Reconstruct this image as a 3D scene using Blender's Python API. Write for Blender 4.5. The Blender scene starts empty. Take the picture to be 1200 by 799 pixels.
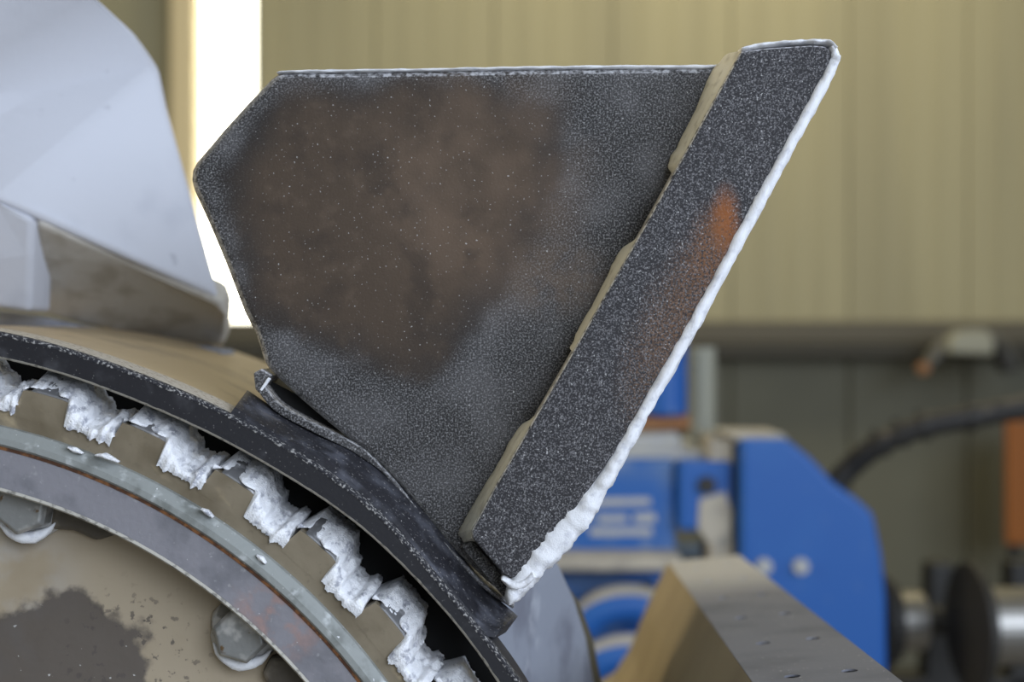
import bpy, bmesh, math, random
from mathutils import Vector, noise, Matrix

# ------------------------------------------------------------------ camera, world, lights
scene = bpy.context.scene
C = scene.collection
CAM = Vector((0.0, 0.0, 1.5))
FPX = 1200 * 50.0 / 36.0
cd = bpy.data.cameras.new('camera')
cd.lens = 50; cd.sensor_width = 36; cd.clip_start = 0.02; cd.clip_end = 60
cd.dof.use_dof = True; cd.dof.focus_distance = 1.02; cd.dof.aperture_fstop = 3.4
cam = bpy.data.objects.new('camera', cd); C.objects.link(cam)
cam.location = CAM; cam.rotation_euler = (math.pi / 2, 0, 0)
scene.camera = cam

world = bpy.data.worlds.new('sky'); scene.world = world; world.use_nodes = True
bg = world.node_tree.nodes['Background']
bg.inputs[0].default_value = (0.72, 0.84, 1.0, 1); bg.inputs[1].default_value = 0.6

def area(name, loc, target, sx, sy, energy, col):
    l = bpy.data.lights.new(name, 'AREA'); l.shape = 'RECTANGLE'; l.size = sx; l.size_y = sy
    l.energy = energy; l.color = col
    o = bpy.data.objects.new(name, l); C.objects.link(o); o.location = loc
    o.rotation_euler = (Vector(target) - Vector(loc)).to_track_quat('-Z', 'Y').to_euler()
    return o
# daylight through the open gate in the right-hand wall, roof lights over the far end of the hall
area('gate_daylight', (3.9, -0.9, 2.95), (0, 0.9, 1.6), 3.0, 2.6, 112, (0.75, 0.84, 1.0))
area('front_fill_light', (2.0, -3.3, 2.9), (0, 1.0, 1.5), 2.6, 2.4, 185, (0.78, 0.865, 1.0))  # added unseen light behind the camera, lifts the camera-facing faces
area('roof_light', (0.9, 4.5, 4.4), (0.9, 5.1, 0), 1.6, 0.8, 54, (1.0, 0.87, 0.56))
area('side_window_light', (-3.3, 1.6, 2.3), (0, 1.3, 1.4), 1.6, 1.4, 75, (1.0, 0.84, 0.55))
vs = scene.view_settings
vs.view_transform = 'Standard'; vs.look = 'None'; vs.exposure = 0.0; vs.gamma = 1.0; vs.use_curve_mapping = False

# ------------------------------------------------------------------ helpers
def P(px, py, d):
    return Vector(((px - 600) / FPX * d, d, CAM.z - (py - 399.5) / FPX * d))
def PP(pts, d): return [P(x, y, d) for x, y in pts]
def nz(x, y, z, s=1.0, o=2): return noise.fractal(Vector((x * s, y * s, z * s)), 1.0, 2.0, o)

def s2l(c): return tuple(((v / 255) / 12.92 if v / 255 <= 0.04045 else ((v / 255 + 0.055) / 1.055) ** 2.4) for v in c)

def mat(name, col, rough=0.6, metal=0.0, layers=(), bump=None, spec=0.5):
    """procedural material: base colour + noise-masked colour layers + bump.
    layer: (colour, scale, lo, hi[, opts]); opts: detail, kind, ball=(centre, radius, soft), amt, stretch"""
    m = bpy.data.materials.new(name); m.use_nodes = True
    nt = m.node_tree; N = nt.nodes; L = nt.links
    b = N['Principled BSDF']
    b.inputs['Roughness'].default_value = rough; b.inputs['Metallic'].default_value = metal
    b.inputs['Specular IOR Level'].default_value = spec
    geo = N.new('ShaderNodeNewGeometry')
    cur = N.new('ShaderNodeRGB'); cur.outputs[0].default_value = (*col, 1); cur = cur.outputs[0]
    def math_(op, a, v):
        n = N.new('ShaderNodeMath'); n.operation = op; n.use_clamp = False
        for i, q in enumerate((a, v)):
            if hasattr(q, 'is_output') or hasattr(q, 'links'): L.new(q, n.inputs[i])
            else: n.inputs[i].default_value = q
        return n.outputs[0]
    def ramp(v, lo, hi):
        n = N.new('ShaderNodeMapRange'); n.interpolation_type = 'SMOOTHSTEP'
        n.inputs[1].default_value = lo; n.inputs[2].default_value = hi
        L.new(v, n.inputs[0]); return n.outputs[0]
    def tex(scale, detail, kind, stretch=None, rot=None):
        src = geo.outputs['Position']
        if stretch:
            mp = N.new('ShaderNodeMapping'); mp.inputs['Scale'].default_value = stretch
            if rot:
                mp0 = N.new('ShaderNodeMapping'); mp0.inputs['Rotation'].default_value = rot
                L.new(src, mp0.inputs[0]); src = mp0.outputs[0]
            L.new(src, mp.inputs[0]); src = mp.outputs[0]
        if kind == 'voronoi':
            n = N.new('ShaderNodeTexVoronoi'); n.inputs['Scale'].default_value = scale
            L.new(src, n.inputs['Vector']); return n.outputs['Distance']
        n = N.new('ShaderNodeTexNoise'); n.inputs['Scale'].default_value = scale
        n.inputs['Detail'].default_value = detail; L.new(src, n.inputs['Vector'])
        return n.outputs[0]
    def ballmask(c, r, soft, wob=0.0, wscale=20):
        mp = N.new('ShaderNodeVectorMath'); mp.operation = 'SUBTRACT'
        L.new(geo.outputs['Position'], mp.inputs[0]); mp.inputs[1].default_value = c
        if isinstance(r, (tuple, list)):
            dv = N.new('ShaderNodeVectorMath'); dv.operation = 'DIVIDE'
            L.new(mp.outputs[0], dv.inputs[0]); dv.inputs[1].default_value = r; mp = dv; rr = 1.0
        else: rr = r
        ln = N.new('ShaderNodeVectorMath'); ln.operation = 'LENGTH'; L.new(mp.outputs[0], ln.inputs[0])
        v = ln.outputs['Value']
        if wob:
            t = tex(wscale, 5, 'noise')
            v = math_('ADD', v, math_('MULTIPLY', math_('SUBTRACT', t, 0.5), wob))
        return ramp(v, rr + soft, rr - soft)
    for ly in layers:
        c, sc, lo, hi = ly[:4]; o = ly[4] if len(ly) > 4 else {}
        if sc: f = ramp(tex(sc, o.get('detail', 3), o.get('kind', 'noise'), o.get('stretch'), o.get('rot')), lo, hi)
        else: f = None
        if 'ball' in o:
            bm_ = ballmask(*o['ball'])
            f = bm_ if f is None else math_('MULTIPLY', f, bm_)
        if 'notball' in o:
            bm_ = math_('SUBTRACT', 1.0, ballmask(*o['notball']))
            f = bm_ if f is None else math_('MULTIPLY', f, bm_)
        if 'poly' in o:    # a stain with the outline of a convex polygon (world points in the X-Z plane)
            pts, soft_, wob, wsc = o['poly']; mx_ = None
            for (p, q) in zip(pts, pts[1:] + pts[:1]):
                nrm = Vector((-(q.z - p.z), 0, q.x - p.x)).normalized()
                dp = N.new('ShaderNodeVectorMath'); dp.operation = 'DOT_PRODUCT'
                L.new(geo.outputs['Position'], dp.inputs[0]); dp.inputs[1].default_value = nrm
                sd = math_('SUBTRACT', dp.outputs['Value'], nrm.dot(p))
                mx_ = sd if mx_ is None else math_('SMOOTH_MAX', mx_, sd)
            for n_ in N:
                if n_.type == 'MATH' and n_.operation == 'SMOOTH_MAX': n_.inputs[2].default_value = 0.012
            mx_ = math_('ADD', mx_, math_('MULTIPLY', math_('SUBTRACT', tex(wsc, 6, 'noise'), 0.5), wob))
            pm = ramp(mx_, soft_, -soft_)
            f = pm if f is None else math_('MULTIPLY', f, pm)
        if 'up' in o:      # pale or dusty tone on faces that look along a direction
            dp = N.new('ShaderNodeVectorMath'); dp.operation = 'DOT_PRODUCT'
            L.new(geo.outputs['True Normal'], dp.inputs[0]); dp.inputs[1].default_value = o['up']
            f2 = ramp(dp.outputs['Value'], 0.25, 0.7)
            f = f2 if f is None else math_('MULTIPLY', f, f2)
        f = math_('MULTIPLY', f, o.get('amt', 1.0))
        mx = N.new('ShaderNodeMix'); mx.data_type = 'RGBA'
        L.new(f, mx.inputs[0]); L.new(cur, mx.inputs[6]); mx.inputs[7].default_value = (*c, 1)
        cur = mx.outputs[2]
    L.new(cur, b.inputs['Base Color'])
    if bump:
        bs, strength, dist = bump[:3]
        bn = N.new('ShaderNodeBump'); bn.inputs['Strength'].default_value = strength; bn.inputs['Distance'].default_value = dist
        L.new(tex(bs, 4, 'noise'), bn.inputs['Height']); L.new(bn.outputs[0], b.inputs['Normal'])
    return m

def emat(name, col, st):
    m = bpy.data.materials.new(name); m.use_nodes = True
    b = m.node_tree.nodes['Principled BSDF']
    b.inputs['Base Color'].default_value = (*col, 1)
    b.inputs['Emission Color'].default_value = (*col, 1); b.inputs['Emission Strength'].default_value = st
    return m

def wloc(o):
    v = Vector((0, 0, 0))
    while o is not None: v = v + o.location; o = o.parent
    return v

def build(name, verts, faces, m, parent=None, bevel=0.0, seg=2, smooth=False, loc=None, subsurf=0, ang=35):
    base = wloc(parent)
    if parent is None:
        loc = Vector(loc) if loc is not None else Vector((0, 0, 0))
        if loc.length == 0:
            xs = [v[0] for v in verts]; ys = [v[1] for v in verts]; zs = [v[2] for v in verts]
            loc = Vector(((min(xs) + max(xs)) / 2, (min(ys) + max(ys)) / 2, min(zs)))
        base = loc
    me = bpy.data.meshes.new(name)
    me.from_pydata([tuple(Vector(v) - base) for v in verts], [], faces)
    me.update()
    b = bmesh.new(); b.from_mesh(me); bmesh.ops.recalc_face_normals(b, faces=b.faces[:]); b.to_mesh(me); b.free()
    me.materials.append(m)
    if smooth:
        me.polygons.foreach_set('use_smooth', [True] * len(me.polygons))
    o = bpy.data.objects.new(name, me); C.objects.link(o)
    if parent is None: o.location = loc
    else: o.parent = parent
    if bevel:
        md = o.modifiers.new('bevel', 'BEVEL'); md.width = bevel; md.segments = seg
        md.limit_method = 'ANGLE'; md.angle_limit = math.radians(ang)
    if subsurf:
        md = o.modifiers.new('sub', 'SUBSURF'); md.levels = subsurf; md.render_levels = subsurf
    return o

def tag(o, label, cat, group=None):
    o['label'] = label; o['category'] = cat
    if group: o['group'] = group
    return o
def thing(name, label, cat, loc, group=None):
    o = bpy.data.objects.new(name, None); C.objects.link(o); o.location = loc; o.empty_display_size = 0.05
    return tag(o, label, cat, group)
def struct(o): o['kind'] = 'structure'; return o

def prism_vf(front, back):
    n = len(front); v = list(front) + list(back)
    f = [list(range(n)), list(range(2 * n - 1, n - 1, -1))]
    f += [[i, (i + 1) % n, n + (i + 1) % n, n + i] for i in range(n)]
    return v, f
def prism(name, pts, d, t, m, parent=None, shift=Vector((0, 0, 0)), **k):
    fr = [P(*p, d) if len(p) == 2 else P(*p) for p in pts]
    bk = [p + Vector((0, t, 0)) + shift for p in fr]
    v, f = prism_vf(fr, bk); return build(name, v, f, m, parent, **k)
def box_vf(x0, x1, y0, y1, z0, z1):
    a = [(x0, y0, z0), (x1, y0, z0), (x1, y0, z1), (x0, y0, z1)]; b = [(x, y1, z) for x, y, z in a]
    return prism_vf(a, b)
def box(name, x0, x1, y0, y1, z0, z1, m, parent=None, **k):
    v, f = box_vf(x0, x1, y0, y1, z0, z1); return build(name, v, f, m, parent, **k)
def pbox(name, x0, x1, y0, y1, d, t, m, parent=None, **k):
    return prism(name, [(x0, y0), (x1, y0), (x1, y1), (x0, y1)], d, t, m, parent, **k)

def smooth_path(pts, n):
    """Catmull-Rom through points (Vectors), n samples"""
    pts = [Vector(p) for p in pts]; out = []
    q = [pts[0] * 2 - pts[1]] + pts + [pts[-1] * 2 - pts[-2]]
    m = len(pts) - 1
    for i in range(n):
        t = i / (n - 1) * m; k = min(int(t), m - 1); u = t - k
        a, b, c, d = q[k:k + 4]
        out.append(0.5 * ((2 * b) + (c - a) * u + (2 * a - 5 * b + 4 * c - d) * u * u + (3 * b - a - 3 * c + d) * u ** 3))
    return out
def sweep(name, path, prof, m, parent=None, closed=True, up=Vector((0, -1, 0)), **k):
    """sweep a profile [(a,b)...] (a along normal in the plane, b along up) over a path; prof may be a function of i"""
    n = len(path); V = []; F = []
    for i, p in enumerate(path):
        t = (path[min(i + 1, n - 1)] - path[max(i - 1, 0)]).normalized()
        nr = t.cross(up).normalized(); u2 = nr.cross(t).normalized()
        pr = prof(i) if callable(prof) else prof
        for a, b in pr: V.append(p + nr * a + u2 * b)
    c = len(pr)
    for i in range(n - 1):
        for j in range(c if closed else c - 1):
            F.append([i * c + j, i * c + (j + 1) % c, (i + 1) * c + (j + 1) % c, (i + 1) * c + j])
    if closed: F += [list(range(c)), [(n - 1) * c + j for j in range(c)]]
    return build(name, V, F, m, parent, **k)

# rotor axis runs along +Y through this centre; radii are given in thousandths of a 0.6 m unit
CX, CZ = P(-170, 1249, 1.0).x, P(-170, 1249, 1.0).z
U = 1.0 / FPX
def pol(deg, r, d): a = math.radians(deg); return Vector((CX + r * U * math.cos(a), d, CZ + r * U * math.sin(a)))
def lathe(name, prof, m, parent=None, a0=-180, a1=180, n=180, closed=False, **k):
    """prof: [(r,d)...] turned round the rotor axis"""
    V = []; F = []; c = len(prof); full = abs(a1 - a0) >= 360
    for i in range(n if full else n + 1):
        a = a0 + (a1 - a0) * i / n
        V += [pol(a, r, d) for r, d in prof]
    for i in range(n):
        j = (i + 1) % n if full else i + 1
        for q in range(c if closed else c - 1):
            F.append([i * c + q, i * c + (q + 1) % c, j * c + (q + 1) % c, j * c + q])
    return build(name, V, F, m, parent, **k)
def cyl(name, p0, p1, r0, m, parent=None, r1=None, n=24, hole=0.0, **k):
    p0 = Vector(p0); p1 = Vector(p1); ax = (p1 - p0).normalized()
    a = ax.orthogonal().normalized(); b = ax.cross(a); r1 = r0 if r1 is None else r1
    V = []
    for p, r in ((p0, r0), (p1, r1)):
        V += [p + (a * math.cos(2 * math.pi * i / n) + b * math.sin(2 * math.pi * i / n)) * r for i in range(n)]
    F = [[i, (i + 1) % n, n + (i + 1) % n, n + i] for i in range(n)] + [list(range(n)), list(range(n, 2 * n))]
    return build(name, V, F, m, parent, **k)
def interp(tab, x):
    tab = sorted(tab)
    if x <= tab[0][0]: return tab[0][1]
    for (a, b), (c, d) in zip(tab, tab[1:]):
        if x <= c: return b + (d - b) * (x - a) / (c - a)
    return tab[-1][1]

# ------------------------------------------------------------------ materials
POWDER = mat('white_powder', (0.80, 0.81, 0.84), 0.95, 0, [((0.62, 0.63, 0.68), 160, 0.5, 0.75)], (900, 0.5, 0.001), 0.1)
SCRUST = mat('powder_on_teeth', (0.84, 0.85, 0.88), 0.95, 0,
             [((0.40, 0.41, 0.46), 130, 0.52, 0.68, dict(stretch=(1, 0.35, 1))), ((0.9, 0.9, 0.92), 420, 0.5, 0.7)], (700, 0.8, 0.0015), 0.1)
D0 = 1.05
BROWN_POLY = [(290, 200), (345, 118), (530, 102), (630, 145), (645, 205), (557, 348), (504, 425), (414, 408), (312, 360), (288, 285)]
DARK_POLY = [(262, 195), (325, 108), (540, 92), (655, 135), (668, 205), (580, 365), (510, 445), (405, 425), (295, 372), (268, 285)]
STEEL_DUSTY = mat('dusty_dark_steel', (0.020, 0.019, 0.019), 0.72, 0, [
    ((0.045, 0.043, 0.044), 28, 0.35, 0.75, dict(detail=4)),
    ((0.28, 0.275, 0.28), 760, 0.43, 0.74, dict(detail=2, amt=0.80)),
    ((0.22, 0.215, 0.22), 22, 0.42, 0.72, dict(detail=5, amt=0.20)),
    ((0.022, 0.018, 0.016), 0, 0, 0, dict(poly=(PP(DARK_POLY, D0), 0.010, 0.030, 28), amt=0.88)),
    ((0.072, 0.050, 0.034), 12, 0.15, 0.45, dict(poly=(PP(BROWN_POLY, D0), 0.020, 0.035, 22), amt=0.95)),
    ((0.155, 0.106, 0.072), 16, 0.35, 0.68, dict(ball=(P(560, 215, D0), (0.075, 1, 0.085), 0.5, 0.6, 16), amt=0.65)),
    ((0.11, 0.078, 0.055), 90, 0.50, 0.75, dict(detail=6, poly=(PP(BROWN_POLY, D0), 0.02, 0.03, 22), amt=0.5)),
    ((0.040, 0.029, 0.022), 34, 0.50, 0.72, dict(detail=6, poly=(PP(BROWN_POLY, D0), 0.02, 0.03, 22), amt=0.65)),
    ((0.14, 0.10, 0.070), 60, 0.3, 0.6, dict(ball=(P(655, 325, D0), (0.035, 1, 0.026), 0.5, 0.6, 30), amt=0.5)),
    ((0.60, 0.59, 0.58), 520, 0.68, 0.77, dict(detail=1, amt=0.6)),
    ((0.55, 0.55, 0.57), 300, 0.35, 0.7, dict(up=(0.2, -0.1, 0.97), amt=0.9)),
    ((0.34, 0.335, 0.32), 260, 0.3, 0.65, dict(up=(-1.0, 0, 0), amt=0.75)),  # left bevels paled, their lit look put into the colour
], (500, 0.35, 0.0008), 0.3)
STRIP_DUSTY = mat('dusty_wear_strip', (0.028, 0.027, 0.030), 0.75, 0, [
    ((0.22, 0.215, 0.225), 820, 0.44, 0.74, dict(detail=2, amt=0.85)),
    ((0.58, 0.57, 0.57), 620, 0.66, 0.78, dict(detail=1, amt=0.7)),
    ((0.29, 0.095, 0.022), 500, 0.22, 0.52, dict(ball=(P(850, 260, 1.015), (0.0085, 1, 0.019), 0.7, 0.4, 60), amt=0.85)),
    ((0.21, 0.092, 0.036), 600, 0.33, 0.62, dict(ball=(P(834, 296, 1.015), (0.013, 1, 0.026), 0.7, 0.5, 60), amt=0.75)),
    ((0.19, 0.095, 0.045), 600, 0.36, 0.66, dict(ball=(P(808, 345, 1.015), (0.013, 1, 0.030), 0.8, 0.5, 60), amt=0.70)),
    ((0.18, 0.098, 0.052), 600, 0.36, 0.66, dict(ball=(P(780, 398, 1.015), (0.014, 1, 0.034), 0.8, 0.5, 60), amt=0.70)),
    ((0.17, 0.098, 0.056), 600, 0.40, 0.70, dict(ball=(P(750, 448, 1.015), (0.013, 1, 0.034), 0.8, 0.5, 60), amt=0.60)),
    ((0.52, 0.49, 0.42), 300, 0.3, 0.6, dict(up=(-.87, 0, .49), amt=0.85)),
    ((0.60, 0.60, 0.62), 300, 0.3, 0.6, dict(up=(0, 0, 1), amt=0.95)),
], (520, 0.4, 0.0008), 0.3)
WELD = mat('dust_coated_weld', (0.66, 0.64, 0.55), 0.9, 0, [((0.50, 0.48, 0.41), 120, 0.5, 0.75)], (600, 0.4, 0.0008), 0.15)
RUBBER = mat('black_rubber', (0.016, 0.016, 0.020), 0.45, 0, [
    ((0.10, 0.10, 0.11), 60, 0.55, 0.85, dict(amt=0.5)), ((0.30, 0.29, 0.28), 520, 0.66, 0.74, dict(amt=0.7))], (300, 0.2, 0.0006), 0.4)
RUBBER_DUSTY = mat('dusty_black_rubber', (0.020, 0.020, 0.025), 0.5, 0, [
    ((0.11, 0.115, 0.14), 45, 0.42, 0.75, dict(amt=0.8, stretch=(1, 1, 1))), ((0.30, 0.29, 0.29), 480, 0.62, 0.72, dict(amt=0.8))], (300, 0.25, 0.0006), 0.4)
DUSTLINE = mat('speckled_dust', (0.035, 0.035, 0.04), 0.9, 0, [((0.36, 0.35, 0.34), 420, 0.50, 0.66)], (700, 0.5, 0.001), 0.1)
DUSTTAN = mat('tan_dust', (0.46, 0.42, 0.36), 0.9, 0, [((0.25, 0.22, 0.18), 300, 0.5, 0.7)], (700, 0.5, 0.001), 0.1)
BROWN_METAL = mat('brown_worn_metal', (0.245, 0.205, 0.145), 0.36, 0.2, [
    ((0.17, 0.138, 0.092), 22, 0.45, 0.7), ((0.52, 0.42, 0.27), 60, 0.58, 0.74, dict(amt=0.7, stretch=(1, 1, .4), rot=(0, .8, 0))), ((0.17, 0.14, 0.10), 130, 0.60, 0.72, dict(amt=0.6)), ((0.6, 0.56, 0.5), 420, 0.72, 0.78, dict(amt=0.6))], (90, 0.25, 0.002))  # golden streaks paint highlights into the worn metal's colour
TOOTH_STEEL = mat('grey_tooth_steel', (0.17, 0.17, 0.175), 0.5, 0.2, [((0.48, 0.48, 0.50), 120, 0.5, 0.75, dict(amt=0.8))], (200, 0.3, 0.001))
RING_GREY = mat('grey_ring_steel', (0.245, 0.240, 0.265), 0.5, 0.1, [
    ((0.175, 0.175, 0.195), 35, 0.45, 0.7), ((0.36, 0.36, 0.37), 160, 0.64, 0.76, dict(amt=0.7)),
    ((0.36, 0.235, 0.21), 70, 0.40, 0.62, dict(ball=(P(322, 725, 0.99), (0.028, 1, 0.030), 0.4, 1.0, 60), amt=0.75)),
    ((0.6, 0.6, 0.6), 330, 0.72, 0.78)], (220, 0.3, 0.001))
LIP_GREY = mat('pale_lip_steel', (0.27, 0.285, 0.275), 0.55, 0.1, [
    ((0.17, 0.18, 0.17), 60, 0.48, 0.7), ((0.50, 0.52, 0.52), 90, 0.58, 0.75, dict(amt=0.8)), ((0.70, 0.70, 0.72), 300, 0.68, 0.75)], (240, 0.35, 0.001))
RUST = mat('rust_seam', (0.07, 0.030, 0.015), 0.9, 0, [((0.20, 0.085, 0.03), 150, 0.45, 0.65)])
PALE_EDGE = mat('pale_dusty_edge', (0.42, 0.40, 0.35), 0.9, 0, [((0.2, 0.19, 0.17), 220, 0.5, 0.66)])
END_TAN = mat('tan_end_plate', (0.38, 0.315, 0.225), 0.45, 0.05, [
    ((0.30, 0.24, 0.16), 12, 0.45, 0.75),
    ((0.42, 0.41, 0.40), 30, 0.4, 0.7, dict(ball=(P(-10, 700, 1.04), (0.055, 1, 0.06), 0.6, 0.6, 30), amt=0.7)),
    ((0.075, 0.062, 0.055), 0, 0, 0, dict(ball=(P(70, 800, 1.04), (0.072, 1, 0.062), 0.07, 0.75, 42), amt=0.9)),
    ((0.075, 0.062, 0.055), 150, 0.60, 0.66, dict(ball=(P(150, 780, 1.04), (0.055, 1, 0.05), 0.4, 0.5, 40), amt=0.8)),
    ((0.55, 0.54, 0.52), 190, 0.70, 0.74, dict(ball=(P(80, 790, 1.04), (0.07, 1, 0.05), 0.3), amt=0.9)),
], (40, 0.25, 0.002))
BOLT = mat('grey_bolt_steel', (0.27, 0.275, 0.27), 0.4, 0.35, [((0.55, 0.54, 0.52), 70, 0.52, 0.7, dict(amt=0.8)), ((0.16, 0.10, 0.05), 110, 0.62, 0.7)], (160, 0.4, 0.001))
WASHER = mat('dust_caked_washer', (0.48, 0.47, 0.45), 0.7, 0.1, [((0.20, 0.19, 0.17), 90, 0.5, 0.65)], (220, 0.5, 0.0015))
SHELL_TAN = mat('tan_drum_shell', (0.40, 0.31, 0.19), 0.6, 0, [((0.28, 0.22, 0.14), 20, 0.45, 0.7)], (60, 0.2, 0.002))
BLACK = mat('black_gap_shade', (0.006, 0.006, 0.006), 0.9, 0)  # near-black painted in for the shade inside gaps, slot and holes
WHITE_PADDLE = mat('white_coated_plate', (0.56, 0.575, 0.63), 0.85, 0, [((0.42, 0.44, 0.50), 14, 0.55, 0.8, dict(amt=0.5)), ((0.36, 0.37, 0.42), 50, 0.70, 0.76, dict(amt=0.6))], (90, 0.2, 0.002), 0.2)
FLANGE_WHITE = mat('dusty_shaded_flange', (0.52, 0.50, 0.46), 0.85, 0, [((0.40, 0.37, 0.32), 30, 0.45, 0.7)], (160, 0.3, 0.002), 0.2)  # warm shade of the downward flange is put into this tone
GREY_PADDLE = mat('grey_dusted_plate', (0.25, 0.27, 0.32), 0.8, 0, [((0.17, 0.18, 0.22), 16, 0.45, 0.7), ((0.36, 0.38, 0.43), 30, 0.55, 0.8)], (120, 0.2, 0.002), 0.2)
PERF_TOP = mat('dusted_perforated_steel', (0.21, 0.215, 0.245), 0.7, 0, [((0.16, 0.165, 0.19), 12, 0.45, 0.75), ((0.55, 0.54, 0.52), 0, 0, 0, dict(ball=(P(810, 660, 2.0), (0.5, 0.32, 0.3), 0.5, 0.3, 8), amt=0.75)), ((0.5, 0.5, 0.5), 240, 0.68, 0.74)], (200, 0.2, 0.001), 0.2)
PERF_SIDE = mat('ochre_lit_steel', (0.31, 0.25, 0.145), 0.55, 0, [((0.25, 0.20, 0.115), 6, 0.4, 0.7)], None, 0.3)  # ochre puts the warm side light into the flank's colour
BLUE = mat('blue_machine_paint', (0.004, 0.088, 0.36), 0.5, 0, [((0.010, 0.105, 0.38), 9, 0.45, 0.75, dict(amt=0.7)), ((0.18, 0.25, 0.38), 25, 0.62, 0.8, dict(amt=0.6))])
BLUE_DUST = mat('dusty_blue_paint', (0.008, 0.095, 0.36), 0.5, 0, [((0.34, 0.38, 0.43), 16, 0.56, 0.72, dict(amt=0.7)), ((0.07, 0.15, 0.34), 8, 0.4, 0.7)])
DUST_LEDGE = mat('pale_dust_ledge', (0.42, 0.39, 0.33), 0.9, 0, [((0.33, 0.31, 0.27), 18, 0.45, 0.7)])
DUST_WHITE = mat('pale_dust_patch', (0.40, 0.41, 0.41), 0.9, 0, [((0.36, 0.38, 0.42), 30, 0.45, 0.7)])
DARK = mat('dark_metal', (0.018, 0.017, 0.015), 0.6, 0)
CHROME = mat('bright_turned_steel', (0.32, 0.31, 0.29), 0.36, 0.9)
HOSE = mat('black_hose_rubber', (0.014, 0.013, 0.012), 0.65, 0, [((0.14, 0.12, 0.09), 30, 0.5, 0.75, dict(up=(0, -0.2, 1), amt=0.8))])
COPPER = mat('brown_pipe_paint', (0.27, 0.12, 0.045), 0.6, 0, [((0.34, 0.19, 0.09), 20, 0.45, 0.7)])
ORANGE = mat('orange_sheet', (0.27, 0.085, 0.006), 0.6, 0)
PIPE_GREY = mat('pale_grey_pipe', (0.30, 0.30, 0.24), 0.6, 0)
LAMP_GREY = mat('grey_enamel', (0.10, 0.10, 0.095), 0.5, 0)
PANEL = mat('olive_wall_panel', (0.36, 0.33, 0.205), 0.65, 0, [((0.31, 0.285, 0.18), 1.2, 0.4, 0.7, dict(stretch=(3, 1, 0.3)))])
PANEL_LOW = mat('dull_green_wall_base', (0.125, 0.125, 0.092), 0.7, 0, [((0.105, 0.105, 0.078), 1.5, 0.4, 0.7)])
JOINT = mat('panel_joint', (0.33, 0.30, 0.19), 0.8, 0)
POST = mat('cream_post', (0.72, 0.60, 0.36), 0.6, 0)
RAIL_TOP = mat('brown_rail_face', (0.095, 0.083, 0.055), 0.6, 0)
RAIL_DARK = mat('dark_rail_lip', (0.045, 0.043, 0.035), 0.7, 0)
CONCRETE = mat('concrete', (0.25, 0.24, 0.22), 0.85, 0, [((0.18, 0.17, 0.16), 2, 0.4, 0.7)])
HALL_WALL = mat('hall_wall', (0.36, 0.34, 0.27), 0.8, 0)
CEIL = mat('ceiling_sheet', (0.42, 0.41, 0.36), 0.8, 0)
GLOW = emat('sunlit_glazing', (1.0, 0.97, 0.82), 5.0)

# ------------------------------------------------------------------ the hall
X0, X1, Y0, Y1, ZT = -3.6, 4.0, -3.4, 6.0, 4.9
struct(box('floor', X0 - .1, X1 + .1, Y0 - .1, Y1 + .3, -0.1, 0.0, CONCRETE))
struct(box('ceiling', X0 - .1, X1 + .1, Y0 - .1, Y1 + .3, ZT, ZT + 0.1, CEIL))
wf = bpy.data.objects.new('wall_front', None); C.objects.link(wf); struct(wf); wf.location = (0, Y0, 0)
box('wall_section', X0 - .1, 0.6, Y0 - .1, Y0, 0, ZT, HALL_WALL, wf)
box('wall_section', 3.5, X1 + .1, Y0 - .1, Y0, 0, ZT, HALL_WALL, wf)
box('lintel', 0.6, 3.5, Y0 - .1, Y0, 4.3, ZT, HALL_WALL, wf)
struct(box('wall_left', X0 - .1, X0, Y0, Y1 + .3, 0.0, ZT, HALL_WALL))
wr = bpy.data.objects.new('wall_right', None); C.objects.link(wr); struct(wr); wr.location = (X1, 0, 0)
box('wall_section', X1, X1 + .1, Y0, -2.5, 0, ZT, HALL_WALL, wr)
box('wall_section', X1, X1 + .1, 0.7, Y1 + .3, 0, ZT, HALL_WALL, wr)
box('lintel', X1, X1 + .1, -2.5, 0.7, 4.4, ZT, HALL_WALL, wr)
# back wall with a narrow tall window
WX0, WX1 = P(229, 0, 6).x, P(301, 0, 6).x
WZ0 = P(0, 386, 6).z
wb = bpy.data.objects.new('wall_back', None); C.objects.link(wb); struct(wb); wb.location = (0, Y1, 0)
box('wall_core', X0, WX0, Y1 + .04, Y1 + .2, 0, ZT, JOINT, wb)
box('wall_core', WX1, X1, Y1 + .04, Y1 + .2, 0, ZT, JOINT, wb)
box('wall_core', WX0, WX1, Y1 + .04, Y1 + .2, 0, WZ0, JOINT, wb)
RZ = P(0, 395, 6).z
pw = 0.5; x = WX1
while x < X1 - 0.05:
    x2 = min(x + pw, X1)
    box('panel', x + .002, x2 - .002, Y1, Y1 + .05, RZ, ZT, PANEL, wb, bevel=0.003)
    for q in (0.25, 0.5, 0.75):
        box('panel_rib', x + pw * q - .012, x + pw * q + .012, Y1 - .005, Y1 + .01, RZ, ZT, PANEL, wb, bevel=0.004)
    box('base_panel', x + .006, x2 - .006, Y1 + .01, Y1 + .05, 0, RZ, PANEL_LOW, wb, bevel=0.006)
    x += pw
x = WX0
while x > X0 + 0.05:
    x2 = max(x - pw, X0)
    box('panel', x2 + .006, x - .006, Y1, Y1 + .05, RZ, ZT, PANEL, wb, bevel=0.006)
    box('base_panel', x2 + .006, x - .006, Y1 + .01, Y1 + .05, 0, RZ, PANEL_LOW, wb, bevel=0.006)
    x -= pw
win = bpy.data.objects.new('window_1', None); C.objects.link(win); struct(win); win.location = ((WX0 + WX1) / 2, Y1, WZ0)
box('pane', WX0, WX1, Y1 + .10, Y1 + .12, WZ0, ZT - .05, GLOW, win)
box('window_frame', WX0, WX0 + .012, Y1 + .0, Y1 + .12, WZ0, ZT - .05, POST, win)
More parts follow.
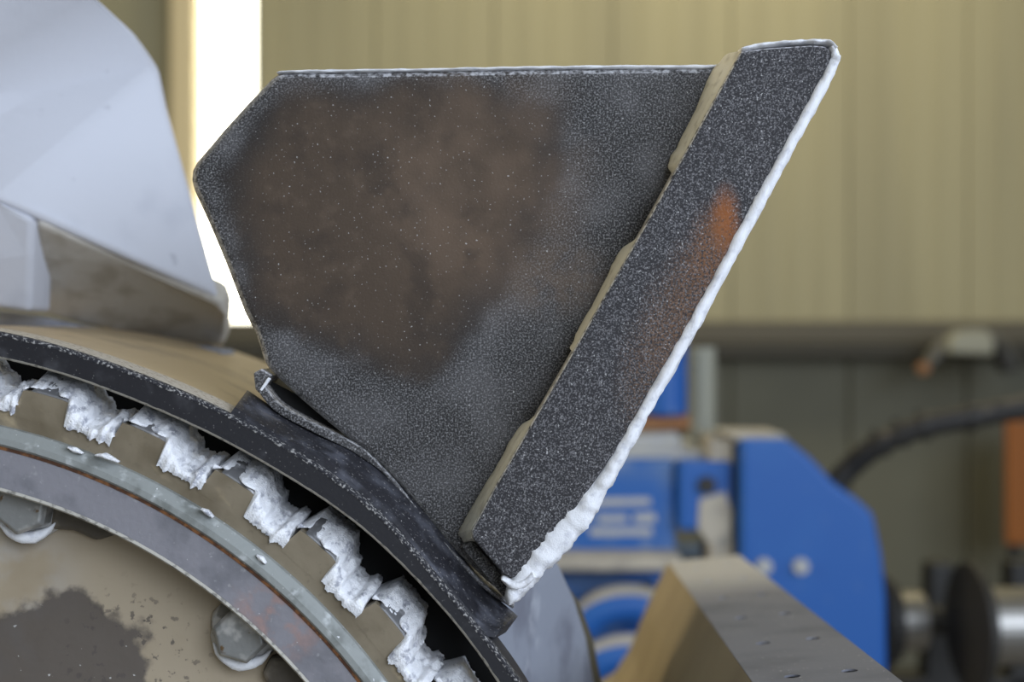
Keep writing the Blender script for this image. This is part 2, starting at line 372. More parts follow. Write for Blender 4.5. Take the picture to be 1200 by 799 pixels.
box('window_frame', WX1 - .008, WX1, Y1 + .0, Y1 + .12, WZ0, ZT - .05, PANEL, win)
box('window_sill', WX0, WX1, Y1 - .02, Y1 + .12, WZ0 - .02, WZ0, POST, win)
struct(box('trim_1', P(199, 0, 5.9).x, P(229, 0, 5.9).x, 5.88, 6.0, 0, ZT, POST, bevel=0.015))
# rail along the wall
rl = bpy.data.objects.new('trim_2', None); C.objects.link(rl); struct(rl); rl.location = (0, 5.9, P(0, 417, 5.85).z)
box('rail_face', X0, X1, 5.90, 6.0, P(0, 403, 5.9).z, P(0, 376, 5.9).z, RAIL_TOP, rl, bevel=0.008)
box('rail_lip', X0, X1, 5.84, 6.0, P(0, 418, 5.85).z, P(0, 404, 5.85).z, RAIL_DARK, rl, bevel=0.006)

# ------------------------------------------------------------------ mixing drum
drum = thing('mixer_drum', 'tan steel drum end with bolted grey ring, under the black rubber belt', 'drum', (CX, 1.2, 0.0))
lathe('drum_shell', [(800, 1.075), (868, 1.075), (872, 1.08), (874, 1.54), (868, 1.55), (700, 1.55)], SHELL_TAN, drum, smooth=False, n=240)
lathe('front_disc', [(760, 1.070), (866, 1.068)], BLACK, drum)  # black backing puts the gap's darkness behind the teeth
lathe('end_plate', [(712, 1.04), (640, 1.040), (560, 1.036), (420, 1.02), (250, 1.008), (60, 1.0)], END_TAN, drum, smooth=True)
lathe('flange_ring', [(700, 1.045), (699, 0.994), (702, 0.990), (746, 0.990), (747, 1.01), (747, 1.045)], RING_GREY, drum, n=240)
lathe('ring_edge', [(696.5, 0.996), (697, 0.990), (699, 0.9885), (702, 0.9897)], PALE_EDGE, drum, n=240)
lathe('rust_seam', [(745, 0.9895), (749, 0.9895), (749.5, 0.996)], RUST, drum, n=240)
lathe('lip_ring', [(748.5, 1.01), (749, 0.9890), (752, 0.9865), (759, 0.9865), (770, 0.994), (771, 1.01)], LIP_GREY, drum, n=240)
# support under the drum
box('support_leg', CX - .10, CX + .10, 1.12, 1.42, 0.0, CZ - 0.45, DARK, drum)
cyl('drum_shaft', (CX, 1.0, CZ), (CX, 2.3, CZ), 0.06, DARK, drum)
def bolt(px, py, rot):
    c = P(px, py, 1.02)
    root = bpy.data.objects.new('bolt', None); C.objects.link(root); root.parent = drum
    root.location = Vector((c.x, 1.042, c.z)) - wloc(drum)
    V = []; F = []
    def ring(r, d, n, ph=0, wob=0.0):
        s = len(V)
        for i in range(n):
            a = 2 * math.pi * i / n + ph
            rr = r * (1 + wob * nz(math.cos(a) * 2 + px, math.sin(a) * 2, d * 50))
            V.append(Vector((c.x + rr * math.cos(a), d, c.z + rr * math.sin(a))))
        return list(range(s, s + n))
    def skin(a, b): F.extend([[a[i], a[(i + 1) % len(a)], b[(i + 1) % len(a)], b[i]] for i in range(len(a))])
    a = ring(.0260, 1.042, 40, 0, .05); b = ring(.0262, 1.034, 40, 0, .08); e = ring(.0225, 1.028, 40, 0, .1); g = ring(.014, 1.027, 40)
    skin(a, b); skin(b, e); skin(e, g)
    build('washer', V, F, WASHER, root, smooth=True)
    V.clear(); F.clear()
    r0 = ring(.0205, 1.030, 6, rot); r1 = ring(.0205, 1.012, 6, rot); r2 = ring(.0175, 1.008, 6, rot)
    skin(r0, r1); skin(r1, r2); F.append(r2)
    build('hex_head', list(V), list(F), BOLT, root, bevel=0.0012)
    # powder caked under the head
    path = [Vector((c.x + .0235 * math.cos(t), 1.026, c.z + .0235 * math.sin(t))) for t in [math.radians(200 + 9 * i) for i in range(15)]]
    def pr(i):
        k = math.sin(math.pi * (i + .5) / 15)
        return [(.005 * k * (1 + .5 * nz(i, j, px, .7)) * math.cos(j * math.pi / 4), .006 * k * math.sin(j * math.pi / 4)) for j in range(8)]
    sweep('powder_crust', path, pr, POWDER, root, smooth=True)
bolt(30, 592, 0.35); bolt(284, 742, 0.75)
WEDGE = mat('dark_brown_patch', (0.085, 0.072, 0.055), 0.6, 0.1, [((0.16, 0.135, 0.10), 60, 0.45, 0.7)], (120, 0.4, 0.002))
prism('dark_wedge', [(62, 585), (96, 590), (140, 606), (150, 622), (112, 634), (86, 622), (58, 620)], 1.026, .014, WEDGE, drum, bevel=0.003)  # dark brown wedge-shaped patch beside each bolt
prism('dark_wedge', [(316, 770), (340, 770), (380, 800), (380, 840), (330, 830), (306, 790)], 1.026, .014, WEDGE, drum, bevel=0.003)

# ------------------------------------------------------------------ toothed wheel
wheel = thing('toothed_wheel', 'brown metal toothed wheel caked with white powder along its rim', 'gear wheel', (CX, 1.0, CZ))
lathe('wheel_disc', [(765, 1.005), (766, 1.0), (790, 1.0), (790, 1.07), (765, 1.07)], BROWN_METAL, wheel, n=240)
PITCH = 360 / 42
def tooth(k):
    th = 56.9 + k * PITCH         # centre of the land
    h0, h1 = 2.25, 1.95           # half widths root / tip in degrees
    segs = 6
    prof = [(th - h0 - .25, 784), (th - h0 - .1, 802), (th - h1 - .05, 816)]
    prof += [(th - h1 + (2 * h1) * i / segs, 817) for i in range(1, segs)]
    prof += [(th + h1, 816), (th + h1 + .15, 803), (th + h1 + .5, 784)]
    fr = [pol(a, r, .9998) for a, r in prof]; bk = [pol(a, r, 1.068) for a, r in prof]
    v, f = prism_vf(fr, bk)
    t = build('tooth', v, f, BROWN_METAL, wheel)
    # sloped grey back half of the tooth
    prof2 = [(th - h1 - .5, 800), (th - h1 - .3, 834)] + [(th - h1 - .3 + (2 * h1 + .1) * i / 5, 837) for i in range(1, 5)] + [(th + h1 - .5, 834), (th + h1 - .2, 800)]
    fr = [pol(a, r - 18 if r > 810 else r, 1.002) for a, r in prof2]; fr2 = [pol(a, r, 1.030) for a, r in prof2]; bk = [pol(a, r, 1.067) for a, r in prof2]
    n = len(fr); V = fr + fr2 + bk
    F = [list(range(n)), list(range(2 * n, 3 * n))]
    for s in (0, n): F += [[s + i, s + (i + 1) % n, s + n + (i + 1) % n, s + n + i] for i in range(n)]
    build('tooth_back', V, F, TOOTH_STEEL, t, bevel=0.001)
    # powder: a crusted sheet over land, flank and gap
    rnd = random.Random(k * 7 + 3)
    sx = rnd.uniform(0, 50)
    A0, A1 = th - 6.5, th + 2.3
    na, nd = 90, 26
    V = []; F = []
    def surf(a):
        u = a - th
        tab = [(-9, 806), (-h1 - 3.5, 806), (-h1 - 3.2, 797), (-h1 - 1.9, 796), (-h1 - 1.6, 806), (-h1 - .9, 808), (-h1 - .3, 818), (-h1 + .2, 821), (3, 821)]
        return interp(tab, u)
    def block(x, y, z):      # flaky, stepped noise
        q = nz(x, y, z, 1, 4); return 0.5 * q + 0.5 * math.floor(q * 3) / 3
    for i in range(na + 1):
        a = A0 + (A1 - A0) * i / na; u = a - th
        lf = max(0.0, min(1.0, (u + h1 + .25) / .5))        # 0 in the gap, 1 on the land
        ef = max(0.0, min(1, (i + .01) / 4, (na - i + .01) / 8))
        rag = abs(block(a * 1.1 + sx, k, 0))
        base = surf(a)
        drop = lf * 1.0 + (1 - lf) * max(3.0, base - 789.5 + 7 * rag)
        dl = lf * max(0.0, 0.008 + .010 * nz(a * .6 + sx, 3, k) + .003 * (u / h1))
        d_f = 0.9968 - (1 - lf) * (.0015 + .002 * rag) + max(-.002, dl)
        for j in range(nd + 1):
            if j == 0: r = base - drop; d = d_f + .002
            elif j == 1: r = base - drop * .5; d = d_f
            else:
                w = (j - 2) / (nd - 2)
                d = d_f + w * (1.066 - d_f) + .0015 * nz(a * 2 + sx, j * .5, k)
                bumpy = 4.0 * block(a * .9 + sx, d * 150, k) + 2.2 * nz(a * 4 + sx, d * 500, k, 1, 3)
                rise = (lf * 22 + (1 - lf) * 16) * min(1.0, w * 2.0)
                r = base + (1 + bumpy * min(1, .3 + w * 2) + rise) * ef - (1 - ef) * 8
                r = min(r, 845)
            V.append(pol(a, r, d))
    c = nd + 1
    for i in range(na):
        for j in range(nd): F.append([i * c + j, i * c + j + 1, (i + 1) * c + j + 1, (i + 1) * c + j])
    build('powder_crust', V, F, SCRUST, t, smooth=True)
for k in range(-5, 6): tooth(k)

# ------------------------------------------------------------------ rubber belt and pad
OUT = [(110, 874), (78.8, 876), (68, 875), (60.3, 880), (56.5, 883), (51.3, 890), (47, 894), (39, 890), (34.9, 892), (30.2, 900), (10, 905)]
INN = [(110, 846), (78.6, 847), (66.4, 846), (59.6, 851), (54, 856), (48.2, 866), (44.5, 869), (40.4, 871), (34, 877), (10, 884)]
def soft(tab, a): return sum(interp(tab, a + q) for q in (-3, -1.5, 0, 1.5, 3)) / 5
belt = thing('rubber_belt', 'long black rubber belt bent round the rim above the white teeth', 'belt', pol(60, 860, 1.0))
V = []; F = []; n = 160
for i in range(n + 1):
    a = 112 - (112 - 8) * i / n; ro, ri = soft(OUT, a), soft(INN, a)
    V += [pol(a, ri + 2, .996), pol(a, ri, 1.000), pol(a, ri, 1.05), pol(a, ro, 1.05), pol(a, ro, 1.000), pol(a, ro - 2.5, .996)]
for i in range(n):
    for j in range(6): F.append([i * 6 + j, i * 6 + (j + 1) % 6, i * 6 + 6 + (j + 1) % 6, i * 6 + 6 + j])
F += [list(range(6)), [n * 6 + j for j in range(6)]]
build('belt_body', V, F, RUBBER, belt)
V = []; F = []; n = 420
for i in range(n + 1):
    a = 104 - (104 - 12) * i / n; ro = soft(OUT, a); g = 1.2 * nz(i * .35, 2, 1, 1, 3)
    V += [pol(a, ro - 3.2 - 2.2 * abs(g), .9957), pol(a, ro + .2 + g, .9948), pol(a, ro + 1.4, 1.002), pol(a, ro + .8, 1.010)]
for i in range(n):
    for j in range(3): F.append([i * 4 + j, i * 4 + j + 1, i * 4 + 5 + j, i * 4 + 4 + j])
build('dust_line', V, F, DUSTLINE, belt, smooth=True)
V = []; F = []
for i in range(181):
    a = 104 - (104 - 59.5) * i / 180; ro = soft(OUT, a); g = nz(i * .3, 7, 1, 1, 3)
    V += [pol(a, ro + .4, 1.006 + .002 * g), pol(a, ro + 1.5 + .6 * g, 1.012), pol(a, ro + 1.5, 1.048), pol(a, ro + .3, 1.052)]
for i in range(180):
    for j in range(3): F.append([i * 4 + j, i * 4 + j + 1, i * 4 + 5 + j, i * 4 + 4 + j])
build('dust_layer', V, F, DUSTTAN, belt, smooth=True)
V = []; F = []; n = 260
for i in range(n + 1):
    a = 104 - (104 - 12) * i / n; ri = soft(INN, a)
    V += [pol(a, ri - .3, 1.002), pol(a, ri - .2, .9965), pol(a, ri + 2.6 + .8 * nz(i * .4, 5, 2), .9953)]
for i in range(n):
    for j in range(2): F.append([i * 3 + j, i * 3 + j + 1, i * 3 + 4 + j, i * 3 + 3 + j])
build('pale_edge', V, F, PALE_EDGE, belt, smooth=True)

pf = smooth_path(PP([(273, 480), (316, 508), (354, 528), (388, 547), (440, 589), (480, 634), (520, 685), (560, 732), (588, 741)], 1.004), 80)
pb = smooth_path(PP([(290, 457), (331, 484), (373, 507), (416, 526), (460, 557), (500, 599), (542, 652), (580, 697), (607, 722)], 1.058), 80)
pf[-1] = P(584, 742, 1.004)
V = []; F = []
for a, b in zip(pf, pb):
    dn = Vector((-.003, 0, -.004)); mid = (a + b) / 2 + Vector((.0006, 0, .0008))
    V += [a + dn, a, a.lerp(mid, .12) + Vector((.0008, 0, .001)), mid, b, b + dn * 3]
for i in range(79):
    for j in range(6): F.append([i * 6 + j, i * 6 + (j + 1) % 6, i * 6 + 6 + (j + 1) % 6, i * 6 + 6 + j])
F += [list(range(6)), [79 * 6 + j for j in range(6)]]
tag(build('rubber_pad', V, F, RUBBER_DUSTY, None), 'short black rubber pad between the belt and the dark paddle foot', 'pad')

# ------------------------------------------------------------------ the dark paddle
D = 1.05
paddle = thing('mixer_paddle', 'dark steel mixing paddle with brown worn centre, speckled with white dust', 'paddle', P(450, 560, D))
outline = [(333, 84), (420, 83), (520, 82), (620, 80), (720, 79), (800, 78), (850, 78), (930, 66), (800, 300), (700, 470), (620, 640), (600, 704),
           (570, 682), (535, 648), (510, 620), (490, 596), (470, 571), (450, 549), (432, 533), (412, 518), (380, 492), (345, 462), (322, 440), (309, 428),
           (304, 408), (298, 390), (285, 365), (262, 305), (243, 260), (226, 222), (223, 210), (224, 199), (229, 189), (260, 152), (290, 119), (316, 92), (324, 86)]
prism('blade', outline, D, 0.016, STEEL_DUSTY, paddle, bevel=0.0072, seg=4, ang=28)
# foot flange that follows the belt
ff = smooth_path(PP([(303, 449), (318, 470), (336, 484), (372, 503), (413, 523), (433, 537), (452, 554), (472, 577), (492, 602), (512, 627), (537, 655), (570, 689), (602, 711)], D), 90)
def ffp(i):
    w = .0030 if i < 34 else max(.0012, .0030 - (i - 34) * .0002)
    return [(-w, -.05), (w, -.05), (w, .003), (-w, .003)]
sweep('foot_flange', ff, ffp, STEEL_DUSTY, paddle, bevel=0.0008)
prism('foot_end', [(297, 437), (306, 432), (318, 440), (312, 449), (304, 461), (299, 456)], D - .002, .045, STEEL_DUSTY, paddle, bevel=0.001)
prism('lit_edge', [(314, 442), (317, 444), (307, 458), (304, 457)], D - .0035, .004, POWDER, paddle, bevel=0.0005)  # white sliver standing in for the lit edge of the foot
prism('arm', [(306, 440), (420, 500), (560, 640), (540, 662), (480, 600), (415, 528), (335, 488), (306, 462)], D + .022, .05, BLACK, paddle)  # dark backing added behind the slot, its shade painted black
# wear strip along the right-hand edge
DS = 1.015
strip = [(868, 60), (900, 56), (952, 52.5), (968, 54), (976, 62), (972, 74), (930, 152), (886, 232), (842, 315), (800, 392), (760, 460), (722, 528), (700, 560),
         (672, 600), (640, 640), (612, 672), (600, 678), (588, 671), (570, 650), (553, 630), (552, 622), (580, 570), (655, 440), (755, 265)]
prism('wear_strip', strip, DS, 0.034, STRIP_DUSTY, paddle, bevel=0.0022, seg=3, ang=28)
prism('strip_toe', [(540, 640), (553, 634), (588, 674), (604, 680), (612, 680), (602, 702), (590, 700)], D - .012, 0.02, STEEL_DUSTY, paddle, bevel=0.002)
# three stitch welds in the corner between strip and blade
def weld(pts_out, pts_in):
    n = 28
    a = smooth_path(PP(pts_in, DS + .0035), n); b = smooth_path(PP(pts_out, D - .001), n)
    V = []; F = []
    for i in range(n):
        q = b[i] + Vector((.0012, 0, 0)) * nz(i * .5, 1, pts_in[0][0], 1, 3); p = a[i]
        V += [p, p.lerp(q, .35) + Vector((-.0008, -.0012, 0)), p.lerp(q, .75) + Vector((-.0008, -.001, 0)), q, q + Vector((.02, .004, 0)), p + Vector((.02, .004, 0))]
    for i in range(n - 1):
        for j in range(6): F.append([i * 6 + j, i * 6 + (j + 1) % 6, i * 6 + 6 + (j + 1) % 6, i * 6 + 6 + j])
    F.extend([list(range(6)), [(n - 1) * 6 + j for j in range(6)]])
    build('weld', V, F, WELD, paddle)
weld([(852, 63), (834, 84), (815, 128), (795, 168), (783, 192), (788, 206)], [(869, 60), (851, 94), (832, 130), (812, 165), (798, 190), (793, 199)])
weld([(744, 281), (727, 293), (712, 322), (695, 355), (678, 385), (669, 406)], [(749, 278), (736, 299), (718, 331), (700, 362), (682, 393), (671, 412)])
weld([(625, 489), (607, 502), (588, 535), (567, 570), (545, 608), (538, 624), (543, 636)], [(628, 487), (615, 510), (597, 541), (580, 570), (561, 604), (553, 619), (552, 630)])
# powder crust along the leading edge
def crust(name, pts, widths, d, depth, seed, n=170, parent=paddle, m=POWDER, amp=.28):
    path = smooth_path(PP(pts, d), n)
    tab = [(i / (len(widths) - 1), w) for i, w in enumerate(widths)]
    def pr(i):
        w = interp(tab, i / (n - 1)) * U * d / 2
        out = []
        for j in range(12):
            an = 2 * math.pi * j / 12
            p = path[i] * 120
            g = 1 + amp * nz(p.x + 3 * math.cos(an) + seed, p.y + 3 * math.sin(an), p.z, .9, 4)
            out.append((w * math.cos(an) * g, depth / 2 * math.sin(an) * g))
        return out
    return sweep(name, path, pr, m, parent, smooth=True)
crust('powder_crust', [(972, 57), (976, 67), (971, 83), (932, 155), (890, 232), (848, 311), (806, 389), (766, 459), (730, 523), (708, 560), (690, 586), (668, 612), (640, 645), (616, 672), (600, 697), (596, 706)],
      [9, 14, 16, 17, 18, 18, 18, 18, 20, 22, 31, 37, 37, 31, 20, 6], DS + .0085, .022, 3)
crust('powder_crust', [(866, 62), (890, 56), (920, 53), (950, 51.5), (968, 53), (976, 60)], [6, 7, 6, 7, 8, 7], DS + .011, .028, 9, 60)
crust('powder_crust', [(326, 86.5), (340, 85), (420, 84), (520, 82.5), (620, 80.5), (720, 79.5), (830, 79), (858, 75)], [2, 3.4, 4, 4, 4.5, 5, 5, 4], D + .006, .013, 17, 120)
crust('powder_crust', [(588, 676), (600, 683), (612, 682), (626, 672)], [5, 10, 12, 10], DS + .004, .02, 21, 30)

# ------------------------------------------------------------------ pale paddle on the left
pale = thing('mixer_paddle', 'white powder coated paddle with folded plate, behind the belt at the left', 'paddle', P(120, 400, 1.36))
A = P(-190, -120, 1.15); T = P(112, -6, 1.285); T2 = P(160, 38, 1.355); Cn = P(186, 76, 1.405); Cn2 = P(196, 125, 1.41)
Dn = P(259, 352, 1.41); E = P(40, 256, 1.30); E0 = P(0, 238, 1.285); Fw = P(-190, 170, 1.235)
th = Vector((-.01, .03, .0))
fr = [A, T, T2, Cn, Cn2, Dn, E, E0, Fw]
V = fr + [q + th for q in fr]; n9 = 9
F = [[0, 1, 2, 3, 7, 8], [3, 4, 5, 6, 7], [9 + q for q in (8, 7, 3, 2, 1, 0)], [9 + q for q in (7, 6, 5, 4, 3)]]
F += [[i, (i + 1) % 9, 9 + (i + 1) % 9, 9 + i] for i in range(9)]
build('folded_plate', V, F, WHITE_PADDLE, pale, bevel=0.012, seg=5, ang=6, smooth=True)
fr = [E, P(150, 305, 1.36), Dn, P(263, 372, 1.43), P(262, 408, 1.52), P(140, 390, 1.48), P(36, 366, 1.43), P(36, 300, 1.345)]
v, f = prism_vf(fr, [q + Vector((0, .04, 0.02)) for q in fr]); build('edge_flange', v, f, FLANGE_WHITE, pale, bevel=0.008, seg=3)
fr = [P(-190, 170, 1.24), E0, E, P(38, 300, 1.315), P(36, 366, 1.345), P(-190, 335, 1.29)]
v, f = prism_vf(fr, [q + Vector((0, .06, 0)) for q in fr]); build('edge_flange', v, f, WHITE_PADDLE, pale, bevel=0.006, seg=3)  # lit end of the flange, its brightness put in as whiter material
prism('foot_flange', [(-190, 340), (36, 368), (140, 392), (262, 410), (262, 425), (140, 420), (-190, 385)], 1.44, .06, GREY_PADDLE, pale, bevel=0.003)

# grey paddle low behind the belt
gp = thing('mixer_paddle', 'blue grey dusted paddle edge low behind the end of the rubber pad', 'paddle', P(640, 880, 1.3))
fr = [P(590, 640, 1.16), P(640, 640, 1.24), P(656, 660, 1.28), P(674, 700, 1.33), P(688, 745, 1.37), P(697, 799, 1.40), P(706, 900, 1.42), P(585, 900, 1.13), P(585, 740, 1.12)]
v, f = prism_vf(fr, [q + Vector((-.02, .03, 0)) for q in fr]); build('blade', v, f, GREY_PADDLE, gp, bevel=0.006, seg=3)
fr = [P(652, 668, 1.32), P(680, 705, 1.37), P(696, 748, 1.41), P(706, 800, 1.44), P(716, 900, 1.46), P(690, 900, 1.46), P(680, 760, 1.42), P(656, 690, 1.34)]
v, f = prism_vf(fr, [q + Vector((-.01, .03, 0)) for q in fr]); build('edge_band', v, f, RAIL_TOP, gp, bevel=0.004)

# ------------------------------------------------------------------ perforated arm
Lf, Rf = P(783, 658, 2.0), P(866, 650, 2.0)
vdir = Vector((73 / FPX, 1, -101 / FPX))
def along(p, d): return p + vdir * (d - p.y)
arm = thing('perforated_arm', 'grey steel arm with two rows of small holes, below the blue machine', 'steel arm', along(Lf, 1.4) + Vector((0, 0, -.25)))
V = []; F = []
NCELL = 15; DN, DF = 2.0 - 15 * .0815, 2.0
nh = 16
def uv(u, w):
    dd = DF + (DN - DF) * w
    return along(Lf, dd).lerp(along(Rf, dd), u)
cols = [0.0, 0.12, 0.50, 0.55, 0.93, 1.0]
for i in range(NCELL):
    w0, w1 = i / NCELL, (i + 1) / NCELL
    for c0, c1 in zip(cols, cols[1:]):
        s = len(V)
        holey = (c1 - c0 > .3) and i % 2 == 1
        V += [uv(c0, w0), uv(c1, w0), uv(c1, w1), uv(c0, w1)]
        if not holey: F.append([s, s + 1, s + 2, s + 3]); continue
        cu, cw = (c0 + c1) / 2, (w0 + w1) / 2; ru = .0062 / .0995; rw = .0062 / (DF - DN)
        for q in range(nh):
            a = 2 * math.pi * (q + .5) / nh - 3 * math.pi / 4 - math.pi / nh
            V.append(uv(cu + ru * math.cos(a), cw + rw * math.sin(a)))
        for q in range(nh):
            V.append(V[s + 4 + q] + Vector((0, 0, -.0015)))
        k4 = nh // 4
        for e in range(4):
            st = [s + 4 + (e * k4 + q) % nh for q in range(k4 + 1)]
            F.append([s + e, s + (e + 1) % 4] + st[::-1])
        for q in range(nh):
            q2 = (q + 1) % nh
            F.append([s + 4 + q, s + 4 + q2, s + 4 + nh + q2, s + 4 + nh + q])
build('perforated_top', V, F, PERF_TOP, arm)
def pr_at(d):
    o = along(Lf, d); r = along(Rf, d)
    return [o + Vector((0, 0, -.0005)), o + Vector((-.030, 0, -.062)), o + Vector((-.052, 0, -.118)), o + Vector((-.075, 0, -.155)), o + Vector((-.10, 0, -.17)), o + Vector((-.10, 0, -.19)), r + Vector((.0, 0, -.19)), r + Vector((0, 0, -.0005))]
ds = [2.0, 1.7, 1.4, 1.1, DN]
V = []; F = []
for d in ds: V += pr_at(d)
for i in range(4):
    for j in range(7): F.append([i * 8 + j, i * 8 + j + 1, i * 8 + 9 + j, i * 8 + 8 + j])
F += [list(range(8)), [32 + j for j in range(8)]]
build('arm_body', V, F, PERF_SIDE, arm)
V = [along(Lf, 2.0), along(Lf, DN), along(Rf, DN), along(Rf, 2.0)]
build('hole_backing', [q + Vector((0, 0, -.014)) for q in V], [[0, 1, 2, 3]], BLACK, arm)  # added black sheet that makes the holes read dark

# ------------------------------------------------------------------ blue machine
M = 3.0
mach = thing('blue_machine', 'blue painted drive machine with dusty body and tall belt guard', 'machine', P(850, 799, M + .2))
g = [(868, 514), (922, 514), (950, 536), (978, 566), (1004, 584), (1024, 602), (1034, 650), (1039, 700), (1040, 775), (1038, 960), (868, 960)]
gd = prism('belt_guard', g, M, .22, BLUE, mach, bevel=0.012, seg=3)
prism('guard_top_dust', [(845, 507), (918, 508), (924, 515), (866, 516)], M + .02, .19, DUST_LEDGE, mach, bevel=0.004)
for px_ in (895, 938):
    c0 = P(px_, 663, M); cyl('guard_screw', c0 + Vector((0, .01, 0)), c0 + Vector((0, -.014, 0)), .017, DUST_WHITE, gd, n=16, bevel=0.003)
prism('guard_back', [(832, 512), (868, 514), (868, 960), (832, 960)], M + .06, .16, DUST_LEDGE, mach, bevel=0.004)
prism('guard_gap', [(859, 520), (867, 520), (867, 900), (859, 900)], M + .05, .02, DARK, mach)
body = pbox('motor_body', 560, 792, 538, 652, M + .08, .5, BLUE_DUST, mach, bevel=0.012, seg=3)
panel = pbox('inspection_panel', 795, 858, 540, 622, M + .05, .3, BLUE, mach, bevel=0.010, seg=3)
c0 = P(828, 568, M + .05); cyl('port', c0 + Vector((0, .01, 0)), c0 + Vector((0, -.012, 0)), .019, DARK, panel, n=20)
prism('dust_patch', [(820, 585), (850, 576), (858, 600), (856, 625), (832, 640), (818, 620)], M + .045, .008, DUST_LEDGE, panel, bevel=0.003)
for x0, x1, y0, y1 in ((692, 762, 584, 592), (700, 735, 604, 612), (690, 764, 619, 627), (742, 768, 602, 612)):
    prism('white_marking', [(x0, y0), (x1, y0 - 1), (x1 + 1, y1), (x0 + 2, y1 + 1)], M + .077, .006, DUST_WHITE, body, bevel=0.001)
pbox('dust_ledge', 560, 800, 652, 670, M - .02, .5, DUST_LEDGE, mach, bevel=0.010, seg=3)
pbox('lower_body', 560, 868, 668, 960, M + .14, .4, BLUE_DUST, mach, bevel=0.012)
# two curved feed pipes under the ledge, dust on their backs
def tube(name, pts, r, m, parent, n=30, k=12, loc=None):
    path = smooth_path(pts, n)
    return sweep(name, path, [(r * math.cos(2 * math.pi * j / k), r * math.sin(2 * math.pi * j / k)) for j in range(k)], m, parent, smooth=True)
for yy in (712, 770):
    pts = PP([(675, yy + 26), (700, yy + 4), (735, yy - 4), (775, yy + 2)], M + .06)
    tube('feed_pipe', pts, .040, BLUE, mach)
    tube('pipe_dust', [q + Vector((0, -.012, .028)) for q in pts], .018, DUST_LEDGE, mach)
c0 = P(760, 698, M + .04); cyl('dark_port', c0, c0 + Vector((0, .05, 0)), .022, DARK, mach, n=18)
# filter bowl and column on top
col_ = cyl('riser_pipe', P(822, 512, M + .3), P(822, 407, M + .3), .032, PIPE_GREY, mach, n=20, smooth=False)
cyl('filter_bowl', P(778, 486, M + .2), P(778, 400, M + .2), .052, BLUE, mach, n=28, bevel=0.008)
cyl('brown_collar', P(742, 495, M + .2), P(808, 495, M + .2), .019, COPPER, mach, n=18, bevel=0.004)
prism('pale_valve', [(735, 510), (795, 506), (802, 528), (770, 540), (735, 536)], M + .16, .12, DUST_WHITE, mach, bevel=0.01)
pbox('top_plate', 700, 835, 528, 540, M + .12, .4, DUST_WHITE, mach, bevel=0.005)

# ------------------------------------------------------------------ hose, rollers, lamp, orange sheet
hose_pts = [P(940, 640, 3.35), P(966, 588, 3.35), P(992, 552, 3.35), P(1030, 521, 3.32), P(1080, 500, 3.3), P(1140, 488, 3.3), P(1215, 476, 3.3), P(1330, 474, 3.3), P(1420, 520, 3.35), P(1440, 640, 3.4)]
hose = thing('air_hose', 'thick black hose arching from behind the blue guard towards the right', 'hose', P(1100, 640, 3.3))
hp = smooth_path(hose_pts, 110)
sweep('hose_body', hp, lambda i: [((.027 + .002 * (i % 2)) * math.cos(2 * math.pi * j / 14), (.027 + .002 * (i % 2)) * math.sin(2 * math.pi * j / 14)) for j in range(14)], HOSE, hose, smooth=True)
for i in (37, 43, 49, 60):
    q = hp[i]; t = (hp[i + 1] - hp[i - 1]).normalized()
    cyl('hose_clip', q - t * .008, q + t * .008, .034, DARK, hose, n=16)
    up = Vector((-t.z, 0, t.x)); up = up if up.z > 0 else -up
    cyl('clip_tail', q + up * .030, q + up * .040, .008, DARK, hose, n=8)

def roller(cx, cy, label, d, rdisc, hub, sleeve):
    c = P(cx, cy, d)
    r = thing('roller', label, 'roller', c + Vector((.06, 0, -.2)))
    ax = Vector((.995, .06, 0)).normalized()
    cyl('end_disc', c - ax * .006, c + ax * .012, rdisc, DARK, r, n=40, bevel=0.004)
    cyl('hub', c + ax * .012, c + ax * hub, rdisc * .82, DARK, r, n=32, bevel=0.004)
    cyl('bright_sleeve', c + ax * hub, c + ax * sleeve, rdisc * .60, CHROME, r, n=32, bevel=0.004)
    cyl('shaft', c + ax * sleeve, c + ax * (sleeve + .06), rdisc * .30, DARK, r, n=20)
    return r
roller(1030, 728, 'dark roller with bright steel sleeve half hidden behind the blue guard', 3.28, .115, .035, .10)
roller(1136, 734, 'dark roller with large round black end disc at the right', 3.05, .138, .025, .16)
fr_ = thing('machine_stand', 'dark steel stand in the lower right corner beyond the rollers', 'stand', P(1120, 1230, 3.6))
prism('cross_beam', [(1030, 795), (1330, 795), (1330, 850), (1030, 850)], 3.5, .12, DARK, fr_, bevel=0.006)
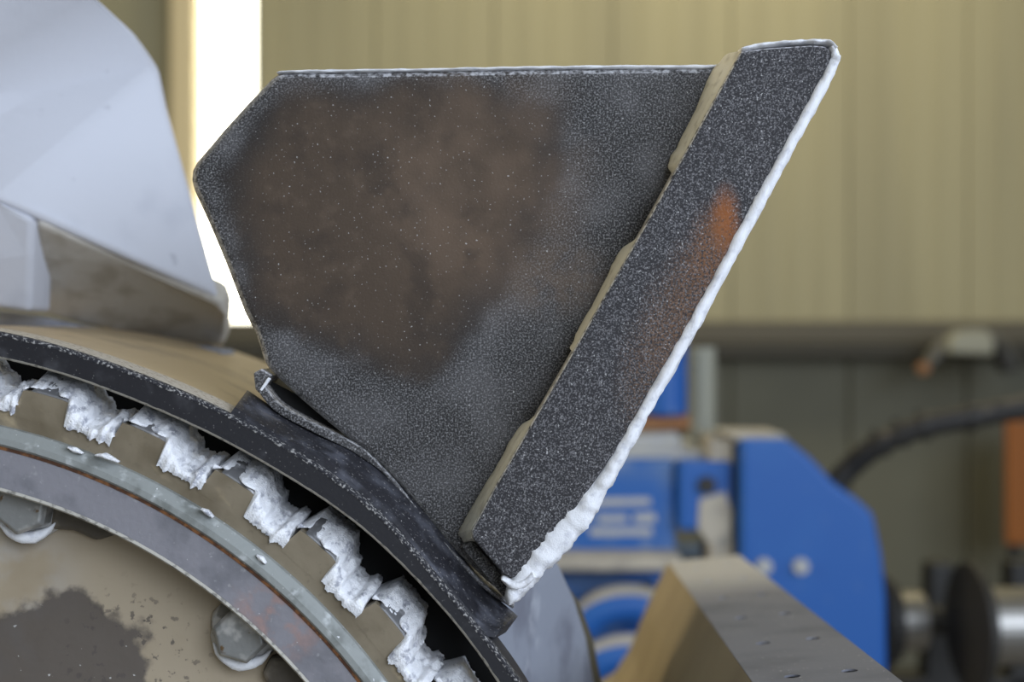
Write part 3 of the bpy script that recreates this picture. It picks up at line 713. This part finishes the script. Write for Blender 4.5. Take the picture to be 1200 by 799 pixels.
prism('bearing_block', [(1090, 660), (1118, 660), (1124, 800), (1084, 800)], 3.5, .08, DARK, fr_, bevel=0.01)
prism('upright', [(1185, 660), (1260, 660), (1260, 850), (1185, 850)], 3.5, .08, DARK, fr_, bevel=0.006)
prism('leg', [(1240, 850), (1290, 850), (1290, 1112), (1240, 1112)], 3.5, .1, DARK, fr_)

lamp = thing('hooked_lamp', 'grey arched lamp hanging on the wall rail at the right', 'lamp', P(1140, 435, 5.6))
hs = smooth_path(PP([(1082, 432), (1096, 415), (1112, 403), (1135, 398), (1160, 401), (1178, 413), (1188, 434)], 5.6), 26)
sweep('lamp_body', hs, lambda i: [((.018 + .032 * math.sin(math.pi * min(1, i / 25)) ** 1.5) * math.cos(2 * math.pi * j / 12), .05 * math.sin(2 * math.pi * j / 12)) for j in range(12)], LAMP_GREY, lamp, smooth=True)
prism('lamp_cap', [(1114, 396), (1124, 388), (1156, 386), (1166, 396), (1166, 416), (1112, 414)], 5.50, .12, PIPE_GREY, lamp, bevel=0.012)
prism('dark_grip', [(1166, 398), (1180, 404), (1194, 434), (1178, 438)], 5.50, .1, DARK, lamp, bevel=0.01)
prism('orange_tip', [(1076, 428), (1088, 424), (1092, 436), (1080, 440)], 5.54, .06, COPPER, lamp, bevel=0.01)
cyl('hook', P(1140, 398, 5.6), P(1140, 398, 5.6) + Vector((0, .27, 0)), .012, DARK, lamp, n=10)

osh = thing('orange_board', 'orange board standing against the wall at the right edge', 'board', P(1215, 640, 5.5))
pbox('board_sheet', 1180, 1262, 494, 638, 5.5, .03, ORANGE, osh, bevel=0.004)
pbox('stand', 1186, 1196, 630, 860, 5.53, .04, DARK, osh)
pbox('stand', 1246, 1256, 630, 860, 5.53, .04, DARK, osh)

# small powder lumps that stick to the pale lip ring
for k_, pts_ in enumerate(([(80, 524), (88, 527), (97, 531)], [(112, 533), (124, 534), (140, 541)], [(236, 596), (243, 600), (250, 606)], [(301, 650), (306, 654), (312, 660)])):
    crust('powder_lump', pts_, [2, 7, 2], .989, .006, 31 + k_, 14, drum, SCRUST, .6)
